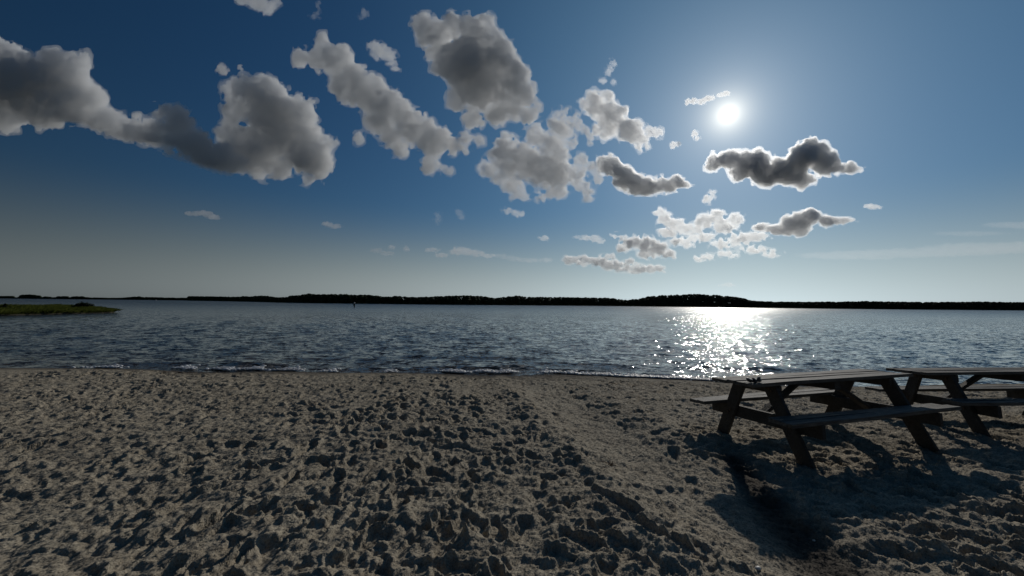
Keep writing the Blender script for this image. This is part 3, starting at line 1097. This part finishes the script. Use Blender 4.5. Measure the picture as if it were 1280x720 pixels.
def far_shore(key, cols, label, depth=120):
    xs, tops, dx, dd = PROFILE[key]
    c = np.linspace(cols[0], cols[1], 90)
    rows = []
    for k, (dd_, z) in enumerate(((-2.5, -.8), (0, .06), (2, .28), (5, .32), (depth, .8))):
        row = []
        for x in c:
            D = float(np.interp(x, dx, dd)) + dd_ + (.8 * math.sin(x * .31) if k < 3 else 0)
            px, py = col_point(x, D)
            row.append((px, py, WATER_Z + z))
        rows.append(row)
    V = np.array(rows).reshape(-1, 3)
    o = link('far_shore', np_mesh('far_shore', V, grid_faces(len(rows), len(c))), M_LAND, smooth=True)
    tag(o, label, 'shore', kind='structure')


far_shore('left', (-80, 240), 'low distant land under the left tree line', 400)
far_shore('centre', (230, 800), 'low grassy shore under the middle woods')
far_shore('headland', (780, 945), 'low shore at the foot of the wooded headland')
far_shore('right', (934, 1440), 'low shore under the right-hand woods')


def lone_tree(x, D, h, w, label):
    px, py = col_point(x, D)
    r = np.random.default_rng(int(x))
    root = empty('tree', (px, py, WATER_Z + .2))
    tag(root, label, 'tree')
    v, f = tube([(0, 0, -.5), (.1, 0, h * .5), (0, 0, h * .9)], .28, 6)
    link('trunk', np_mesh('trunk', v, f), M_BARK, root, True)
    V, F, n = [], [], 0
    for k in range(6):
        a = leaf_blob(np.array([r.normal(0, w * .28), r.normal(0, w * .2), h * r.uniform(.62, .95)]), w * .3, w * .3, h * .14, 150, .55, r)
        V.append(a[0]); F.append(a[1] + n); n += len(a[0])
    link('crown', np_mesh('crown', np.concatenate(V), np.concatenate(F)), M_LEAF, root)


lone_tree(198, 1450, 10.5, 8, 'lone tree rising above the left tree line beside the white boat')


# ------------------------------------------------------------------ boat and channel post
def boat():
    px, py = col_point(194.5, 640)
    root = empty('motor_boat', (px, py, WATER_Z), (0, 0, math.radians(-28)))
    tag(root, 'tiny white motor boat far out before the left tree line', 'boat')
    st = []
    nx = 9
    for i in range(nx):
        t = i / (nx - 1)
        x = -3 + 6.2 * t
        b = 1.15 * (1 - max(0, t - .45) ** 2.2 / .28)
        b = max(b, .05)
        dk = .75 + .55 * t ** 2
        st.append([(x, -b, dk), (x + .0, -b * .82, .25), (x, 0, -.3 + .5 * max(0, t - .7)), (x, b * .82, .25), (x, b, dk)])
    V = np.array(st).reshape(-1, 3)
    F = grid_faces(nx, 5)
    extra = np.array([(i * 5 + 4, i * 5, (i + 1) * 5, (i + 1) * 5 + 4) for i in range(nx - 1)])
    link('hull', np_mesh('hull', V, np.concatenate([F, extra, [[0, 1, 3, 4]]])), M_WHITE, root, True)

    def box(name, x0, x1, y0, y1, z0, z1, mat, sl=0):
        v = np.array([(x, y, z) for z in (z0, z1) for x, y in ((x0 + (sl if z == z1 else 0), y0), (x1 - (sl if z == z1 else 0), y0), (x1 - (sl if z == z1 else 0), y1), (x0 + (sl if z == z1 else 0), y1))])
        f = np.array([(3, 2, 1, 0), (4, 5, 6, 7), (0, 1, 5, 4), (1, 2, 6, 5), (2, 3, 7, 6), (3, 0, 4, 7)])
        link(name, np_mesh(name, v, f), mat, root)
    box('console', -.3, .8, -.5, .5, .7, 1.6, M_WHITE, .12)
    box('windscreen', .25, .6, -.48, .48, 1.6, 2.1, M_GLASSD, .1)
    box('outboard_motor', -3.5, -3.05, -.22, .22, -.1, 1.25, M_GLASSD, .08)


boat()


def channel_post():
    px, py = col_point(443, 135)
    root = empty('channel_post', (px, py, WATER_Z))
    tag(root, 'dark post with a pale top standing alone out in the water', 'post')
    V, F = [], []
    n = 10
    for z, rad in ((-1.5, .19), (.3, .18), (1.25, .165), (1.3, .15)):
        V += [(rad * math.cos(k * 6.2832 / n), rad * math.sin(k * 6.2832 / n), z) for k in range(n)]
    for i in range(3):
        F += [(i * n + k, i * n + (k + 1) % n, (i + 1) * n + (k + 1) % n, (i + 1) * n + k) for k in range(n)]
    link('pile', np_mesh('pile', np.array(V), np.array(F)), M_PILE, root, True)
    V = [(x, y, z) for y in (-.24, -.19) for x, z in ((-.30, .55), (.30, .55), (.30, 1.15), (-.30, 1.15))]
    F = [(0, 1, 2, 3), (7, 6, 5, 4), (0, 4, 5, 1), (1, 5, 6, 2), (2, 6, 7, 3), (3, 7, 4, 0)]
    link('board', np_mesh('board', np.array(V), np.array(F)), M_PILE, root)
    V, F = [], []
    for z, rad in ((1.30, .24), (1.38, .25), (1.62, .2), (1.8, .02)):
        V += [(rad * math.cos(k * 6.2832 / n), rad * math.sin(k * 6.2832 / n), z) for k in range(n)]
    for i in range(3):
        F += [(i * n + k, i * n + (k + 1) % n, (i + 1) * n + (k + 1) % n, (i + 1) * n + k) for k in range(n)]
    link('cap', np_mesh('cap', np.array(V), np.array(F)), M_WHITE, root, True)


channel_post()


# ------------------------------------------------------------------ clouds
def surface_nets(f):
    """iso-surface of f = 0 (inside f > 0) as quads, in voxel coordinates"""
    s = f > 0
    c = [s[a:s.shape[0] - 1 + a, b:s.shape[1] - 1 + b, d:s.shape[2] - 1 + d] for a in (0, 1) for b in (0, 1) for d in (0, 1)]
    tot = sum(x.astype(np.int8) for x in c)
    cells = np.argwhere((tot > 0) & (tot < 8))
    if len(cells) == 0:
        return np.zeros((0, 3)), np.zeros((0, 4), int)
    idx = np.full(tot.shape, -1, np.int32)
    idx[tuple(cells.T)] = np.arange(len(cells))
    corner = np.array([(a, b, d) for a in (0, 1) for b in (0, 1) for d in (0, 1)])
    val = np.stack([f[tuple((cells + k).T)] for k in corner], 1)
    acc = np.zeros((len(cells), 3)); cnt = np.zeros(len(cells))
    for i in range(8):
        for j in range(i + 1, 8):
            if np.abs(corner[i] - corner[j]).sum() != 1: continue
            a, b = val[:, i], val[:, j]
            m = (a > 0) != (b > 0)
            t = a / np.where(m, a - b, 1)
            acc += np.where(m[:, None], corner[i] + t[:, None] * (corner[j] - corner[i]), 0)
            cnt += m
    V = cells + acc / cnt[:, None]
    Q = []
    for ax in range(3):
        o1, o2 = [(1, 2), (2, 0), (0, 1)][ax]
        sl0 = [slice(1, -1)] * 3; sl0[ax] = slice(0, -1)
        sl1 = [slice(1, -1)] * 3; sl1[ax] = slice(1, None)
        a, b = s[tuple(sl0)], s[tuple(sl1)]
        for flip, mm in ((False, a & ~b), (True, ~a & b)):
            p = np.argwhere(mm)
            if not len(p): continue
            base = p.copy()
            for k in range(3):
                if k != ax: base[:, k] += 1
            e1 = np.zeros(3, int); e1[o1] = 1
            e2 = np.zeros(3, int); e2[o2] = 1
            q = np.stack([idx[tuple((base - e).T)] for e in (0 * e1, e1, e1 + e2, e2)], 1)
            Q.append(q[:, ::-1] if flip else q)
    return V, np.concatenate(Q)


def cloud_material(dens, g, name='cloud_vapour'):
    t = NT(name)
    v = t.n('ShaderNodeVolumePrincipled')
    v.inputs['Color'].default_value = (1.0, 1.0, 1.0, 1)
    v.inputs['Density'].default_value = dens
    v.inputs['Anisotropy'].default_value = g
    t.l(v.outputs[0], t.out.inputs['Volume'])
    return t.m


def cloud(label, blobs, vox=1.5, rough=1.0, mfp=8.0, wisp=0.0, g=0.55, dist=None, depth=0.58):
    vox = vox * 1.08; mfp = mfp * 1.05
    """blobs: (x, y, rx[, ry]) in photo pixels; real size follows from the distance the cloud base stands at"""
    B = np.array([(b[0], b[1], b[2], b[3] if len(b) > 3 else b[2]) for b in blobs], float)
    mids = [((a[0] + b[0]) / 2, (a[1] + b[1]) / 2, (a[2] + b[2]) * .43, (a[3] + b[3]) * .43) for a, b in zip(B[:-1], B[1:])
            if math.hypot((a[0] - b[0]) / (a[2] + b[2]), (a[1] - b[1]) / (a[3] + b[3])) < 1.25]
    if mids: B = np.concatenate([B, np.array(mids)])
    pad = 14 * min(1.0, B[:, 2].max() / 20) + 4 * vox
    lo = (B[:, :2] - B[:, 2:4]).min(0) - pad
    hi = (B[:, :2] + B[:, 2:4]).max(0) + pad
    wmax = B[:, 2:4].min(1).max() * depth * 1.25 + pad
    nu, nv, nw = (int((hi[0] - lo[0]) / vox) + 1, int((hi[1] - lo[1]) / vox) + 1, int(2 * wmax / vox) + 1)
    gu = lo[0] + np.arange(nu) * vox; gv = lo[1] + np.arange(nv) * vox; gw = -wmax + np.arange(nw) * vox
    f = np.full((nu, nv, nw), -1e3, np.float32)
    k = 2.2 if B[:, 2].max() > 12 else 1.2
    # cauliflower growth: every lobe carries smaller lobes, those carry smaller ones still
    lobes = [(x, y, rng.uniform(-.35, .35) * min(rx, ry) * depth, rx * .90, ry * .90, min(rx, ry) * .95 * depth, 0) for x, y, rx, ry in B]
    full = []
    while lobes:
        x, y, w0, rx, ry, rw, lev = lobes.pop()
        full.append((x, y, w0, rx, ry, rw))
        if lev >= 3 or min(rx, ry) < 2.6 * vox:
            continue
        for _ in range((16, 8, 6)[lev]):
            d = rng.normal(0, 1, 3); d /= np.linalg.norm(d)
            if d[1] > .55 and rng.random() < .6: continue               # flatter undersides
            q = rng.uniform(.26, .52) * (1.0 if lev == 0 else .95)
            e = 1.0 - q * rng.uniform(.25, .75)
            lobes.append((x + d[0] * rx * e, y + d[1] * ry * e, w0 + d[2] * rw * e, max(rx * q, 1.2), max(ry * q, 1.2), max(rw * q, 1.2), lev + 1))
    for (x, y, w0, rx, ry, rw) in full:
        ex, ey, ew = rx * 1.35 + 5, ry * 1.35 + 5, rw * 1.35 + 5
        i = [max(0, int((x - ex - lo[0]) / vox)), max(0, int((x + ex - lo[0]) / vox) + 2), max(0, int((y - ey - lo[1]) / vox)), max(0, int((y + ey - lo[1]) / vox) + 2), max(0, int((w0 - ew + wmax) / vox)), max(0, int((w0 + ew + wmax) / vox) + 2)]
        uu = ((gu[i[0]:i[1]] - x) / rx)[:, None, None]; vv = ((gv[i[2]:i[3]] - y) / ry)[None, :, None]; ww = ((gw[i[4]:i[5]] - w0) / rw)[None, None, :]
        if 0 in (uu.size, vv.size, ww.size): continue
        d = (min(rx, ry) * (1 - np.sqrt(uu ** 2 + vv ** 2 + ww ** 2))).astype(np.float32)
        sub = f[i[0]:i[1], i[2]:i[3], i[4]:i[5]]
        h = np.clip(.5 + .5 * (d - sub) / k, 0, 1)            # smooth union
        sub[:] = sub + (d - sub) * h + k * h * (1 - h)
    size = float(np.median(B[:, 3]))
    ext = np.array([nu, nv, nw]) * vox
    amp = rough * min(size, 26) * 0.30
    lam = max(min(size, 26) * .85, 3 * vox)
    n = 0
    bump = np.zeros_like(f)
    while lam > 1.7 * vox and n < 6:
        nz = vnoise(f.shape, ext / lam)
        if wisp > 0:
            bump += amp * nz * (1 + 1.6 * wisp)
        else:
            bump += amp * ((np.abs(nz) * 1.9 - .62) * .7 + nz * .5) if n else amp * nz * .7
        lam *= .55; amp *= .74; n += 1
    fall = min(size * .42, 8.0)
    f = np.maximum(f, -60)
    smooth = f
    f = f + np.where(bump > 0, bump * np.exp(np.minimum(f, 0) / fall), bump)     # few stray crumbs outside the body
    vc = B[:, 1].mean()
    D = dist or (3750.0 if vc < 258 and B[:, 0].mean() < 860 else 5200.0 if vc < 258 else float(np.clip(2000 / ((382 - vc) / FPX), 3600, 22000)))
    soft = min(2.8, size * .2)
    px_m = D / FPX
    parent, ctr = None, None
    # a thin veil torn into wisps, and the cloud's body inside it
    st = 2 if min(nu, nv, nw) > 24 else 1
    veil = (f + 1.5 * bump * np.exp(np.minimum(smooth, 0) / 8) + soft)[::st, ::st, ::st].copy()
    for name, field, k_, mat in (('cloud', veil, st, cloud_material(FPX / (mfp * D) * .32, g, 'cloud_veil')),
                                 ('cloud_body', f, 1, cloud_material(FPX / (mfp * D) * 1.1, g))):
        field[0] = field[-1] = -1; field[:, 0] = field[:, -1] = -1; field[:, :, 0] = field[:, :, -1] = -1
        V, Q = surface_nets(field)
        if len(Q) < 12:
            continue
        vx = vox * k_
        u = lo[0] + V[:, 0] * vx; v = lo[1] + V[:, 1] * vx; w = -wmax + V[:, 2] * vx
        dirs = ((u - 640) / FPX)[:, None] * RIGHT + ((360 - v) / FPX)[:, None] * UPV + FWD
        P = CAM + dirs * (D * (1 + w / FPX))[:, None]
        if parent is None:
            ctr = P.mean(0)
        o = link(name, np_mesh(name, P - ctr, Q), mat, parent)
        if parent is None:
            o.location = ctr
            parent = o
            tag(o, label, 'cloud', 'clouds over the bay')
    return parent


cloud('large dark-based cloud cut off by the left edge, trailing a long dark tail',
      [(-28, 95, 48), (8, 98, 44), (12, 68, 18), (-15, 60, 16), (50, 115, 42), (84, 102, 34), (98, 84, 18), (66, 82, 22), (112, 122, 22), (60, 140, 40, 22), (10, 140, 50, 24), (126, 148, 24, 16), (160, 160, 30, 16),
       (198, 168, 32, 18), (236, 180, 30, 18), (268, 194, 26, 17), (206, 141, 13), (222, 152, 18), (290, 204, 18, 13)], 1.6, 1.0, 8, 0, .3, 3790, .60)
cloud('large ragged grey cloud with bright right edge right of the long dark tail',
      [(308, 112, 18), (334, 124, 30), (300, 138, 22), (284, 112, 8), (296, 100, 6), (352, 155, 40), (384, 190, 32), (402, 212, 16), (326, 185, 32), (376, 140, 22), (290, 168, 20), (305, 205, 22, 15), (345, 208, 30, 16), (412, 178, 8), (388, 222, 18, 9)], 1.5, 1.0, 8, 0, .3, 4240, .56)
cloud('tiny puff just above the ragged grey cloud', [(276, 86, 7), (283, 90, 5), (300, 84, 4)], .9, 1, 9, .3, .5)
cloud('long diagonal cloud slanting down to the right in the upper middle',
      [(404, 56, 12), (398, 72, 18), (420, 74, 22), (376, 74, 12), (440, 96, 22), (432, 110, 20), (462, 118, 26), (490, 138, 26), (516, 162, 24), (548, 180, 22), (578, 180, 14), (536, 204, 13), (474, 152, 20), (500, 182, 16), (448, 172, 8), (557, 214, 7), (598, 176, 5)], 1.5, 1.05, 9, 0, .35)
cloud('tall cloud with a bright lumpy right edge at the top middle',
      [(528, 30, 14), (545, 45, 22), (568, 30, 16), (592, 36, 20), (606, 26, 10), (612, 44, 14), (582, 76, 34), (618, 72, 28), (640, 98, 26), (654, 122, 18), (600, 108, 32), (558, 82, 18), (574, 128, 13), (626, 138, 20), (660, 142, 15), (594, 150, 14), (540, 66, 12)], 1.5, 1.0, 8, 0, .35)
cloud('broad patchy grey cloud in the middle under the tall one',
      [(628, 194, 22), (658, 204, 34, 26), (690, 212, 26), (612, 210, 14), (640, 228, 16), (700, 160, 16), (716, 150, 8), (672, 172, 16), (720, 222, 15), (736, 240, 8), (690, 188, 20), (632, 182, 14), (702, 140, 7), (726, 200, 10), (650, 246, 9, 5), (705, 142, 9), (728, 158, 8), (738, 172, 7), (715, 178, 10), (742, 208, 9), (748, 226, 7), (734, 248, 6), (698, 236, 13), (676, 246, 8)], 1.4, 1.1, 10, .25, .45)
cloud('pointed patchy cloud left of the sun', [(744, 132, 17), (760, 124, 10), (765, 148, 20), (788, 164, 17), (800, 180, 9), (814, 164, 8), (753, 162, 16, 11), (730, 128, 7), (822, 168, 5), (780, 142, 9)], 1.2, 1.1, 8, .15, .62)
cloud('dark curved cloud with bright rim below left of the sun', [(764, 208, 13), (782, 222, 15), (806, 234, 17, 12), (832, 232, 13, 10), (848, 227, 8), (862, 233, 5, 3), (752, 202, 7), (795, 238, 14, 7)], 1.1, .9, 4.2, 0, .65, None, .8)
cloud('large dark cloud with brilliant white rim below the sun',
      [(892, 204, 10), (914, 200, 13), (930, 206, 15), (948, 204, 16), (956, 218, 20, 14), (984, 214, 22, 18), (1008, 194, 19), (1014, 181, 10), (1030, 204, 18, 16), (1054, 210, 13, 8), (1070, 211, 6, 3), (1000, 224, 20, 11), (928, 216, 14, 10), (1026, 188, 11)], 1.2, .85, 4.0, 0, .68, None, .8)
cloud('dark wedge cloud low at the right below the brilliant-rimmed cloud', [(1014, 270, 12, 10), (1000, 277, 15, 10), (985, 278, 10, 8), (1034, 276, 12, 7), (1054, 276, 8, 4), (1065, 276, 4, 2), (998, 288, 14, 7), (972, 288, 12, 7), (952, 284, 9, 5)], 1.0, .8, 3.8, 0, .68, None, .9)
cloud('pale broken cloud field low under the sun',
      [(826, 266, 7, 5), (834, 277, 11, 8), (852, 284, 12, 8), (868, 288, 12, 7), (882, 276, 12, 8), (896, 268, 10, 6), (906, 284, 14, 9), (876, 297, 14, 7), (834, 292, 11, 7), (920, 275, 11, 7), (928, 298, 13, 7), (902, 306, 13, 6), (942, 312, 13, 5), (880, 322, 11, 4), (964, 317, 11, 3), (908, 319, 12, 4), (946, 296, 13, 6), (858, 304, 10, 5)], .9, .85, 6.5, .3, .68)
cloud('grey lumpy cloud low left of the pale broken field',
      [(772, 296, 7, 3), (786, 303, 11, 7), (806, 304, 13, 9), (824, 310, 11, 8), (836, 318, 8, 6), (808, 318, 9, 6), (846, 302, 7, 5), (778, 310, 7, 5)], .9, 1.0, 4.5, .3, .65, None, .8)
cloud('low flat grey cloud bank just above the middle horizon',
      [(712, 325, 7, 5), (730, 326, 10, 6), (750, 328, 11, 7), (772, 333, 13, 6), (798, 336, 13, 5), (822, 336, 10, 4), (762, 322, 7, 4), (788, 328, 7, 4)], .9, 1.0, 5, .3, .62, None, .8)
small = [
    ('faint long level cloud streak low at the right above the horizon', [(1060, 320, 70, 5), (1150, 316, 90, 6), (1250, 310, 90, 7), (1340, 306, 80, 6)], 1.6, 75, .2),
    ('fainter upper streak at the right edge above the long level one', [(1215, 292, 60, 4), (1290, 282, 60, 5)], 1.4, 85, .2),
    ('small cloud cut off by the top edge at the upper left', [(306, -2, 13, 9), (324, 4, 12, 9), (336, 10, 8), (346, 2, 6)], 1.0, 9, 0),
    ('thin wisp near the top edge above the diagonal cloud', [(394, 20, 6, 4), (398, 8, 3, 6)], .8, 16, .4),
    ('faint round wisp near the top edge left of the tall cloud', [(455, 18, 7, 6)], .8, 22, .6),
    ('small puff between the diagonal cloud and the tall one', [(466, 56, 6), (474, 64, 11), (488, 72, 9, 8), (495, 84, 5)], 1.0, 9, .2),
    ('small flat cloud alone low at the left', [(238, 267, 8, 3), (257, 267, 9, 4), (268, 272, 8, 3)], .7, 8, 0),
    ('tiny low puff left of the middle', [(407, 280, 6, 3), (420, 283, 7, 3)], .7, 9, 0),
    ('brilliant ragged shred beside the sun on its left', [(860, 128, 4), (866, 126, 4), (876, 127, 5, 4), (884, 123, 4), (890, 122, 3)], .7, 6, .3),
    ('brilliant tiny shred directly above the sun', [(900, 119, 4, 2), (908, 117, 5, 3)], .6, 6, .2),
    ('bright tiny shred left below the sun', [(868, 168, 4, 5), (872, 173, 3)], .6, 6, .2),
    ('tiny bright puff farther left below the sun', [(842, 181, 5, 4), (848, 180, 3)], .6, 7, .2),
    ('small bright shred under the brilliant-rimmed cloud left end', [(884, 250, 6, 5), (890, 243, 4, 5)], .7, 8, .3),
    ('thin upright wisp above the pointed cloud', [(766, 78, 5), (761, 90, 4, 6), (754, 101, 5), (766, 103, 4)], .8, 14, .5),
    ('pale shred under the broad patchy cloud', [(638, 264, 9, 4), (650, 268, 6, 4)], .7, 9, .3),
    ('low thin cloud line left of the middle horizon', [(540, 313, 8, 3), (552, 319, 8, 3), (574, 314, 12, 5), (592, 316, 10, 4), (610, 320, 8, 3)], .7, 10, .3),
    ('faint low thin cloud line over the middle horizon', [(626, 320, 9, 3), (645, 324, 10, 3), (666, 326, 10, 2.5), (684, 325, 7, 3)], .7, 15, .4),
    ('faint low wisp left of the thin cloud line', [(470, 313, 8, 2.5), (484, 317, 8, 2.5), (490, 309, 5, 2.5), (508, 311, 4, 4)], .7, 14, .3),
    ('small white wisp low left of the sun path', [(728, 297, 9, 3), (742, 298, 8, 4), (752, 302, 6, 3)], .7, 10, .3),
    ('tiny white wisp above the low flat bank', [(680, 298, 7, 3)], .6, 10, .2),
    ('small bright oval cloud alone at the right', [(1088, 258, 8, 3), (1094, 259, 8, 3)], .7, 8, 0),
    ('tiny upright wisp above the left end of the low thin cloud line', [(546, 272, 4, 6)], .7, 18, .4),
    ('tiny slanting wisp above the right end of the low thin cloud line', [(574, 266, 5, 4), (577, 272, 5, 3)], .7, 18, .4),
    ('faint tiny wisp just above the wooded headland', [(908, 356, 10, 2)], .6, 16, .2),
]
for lab, bl, vx, mf, wi in small:
    cloud(lab, bl, vx, .35 if 'streak' in lab else .9, mf * (1.9 if wi >= .4 else 1), wi, .62)
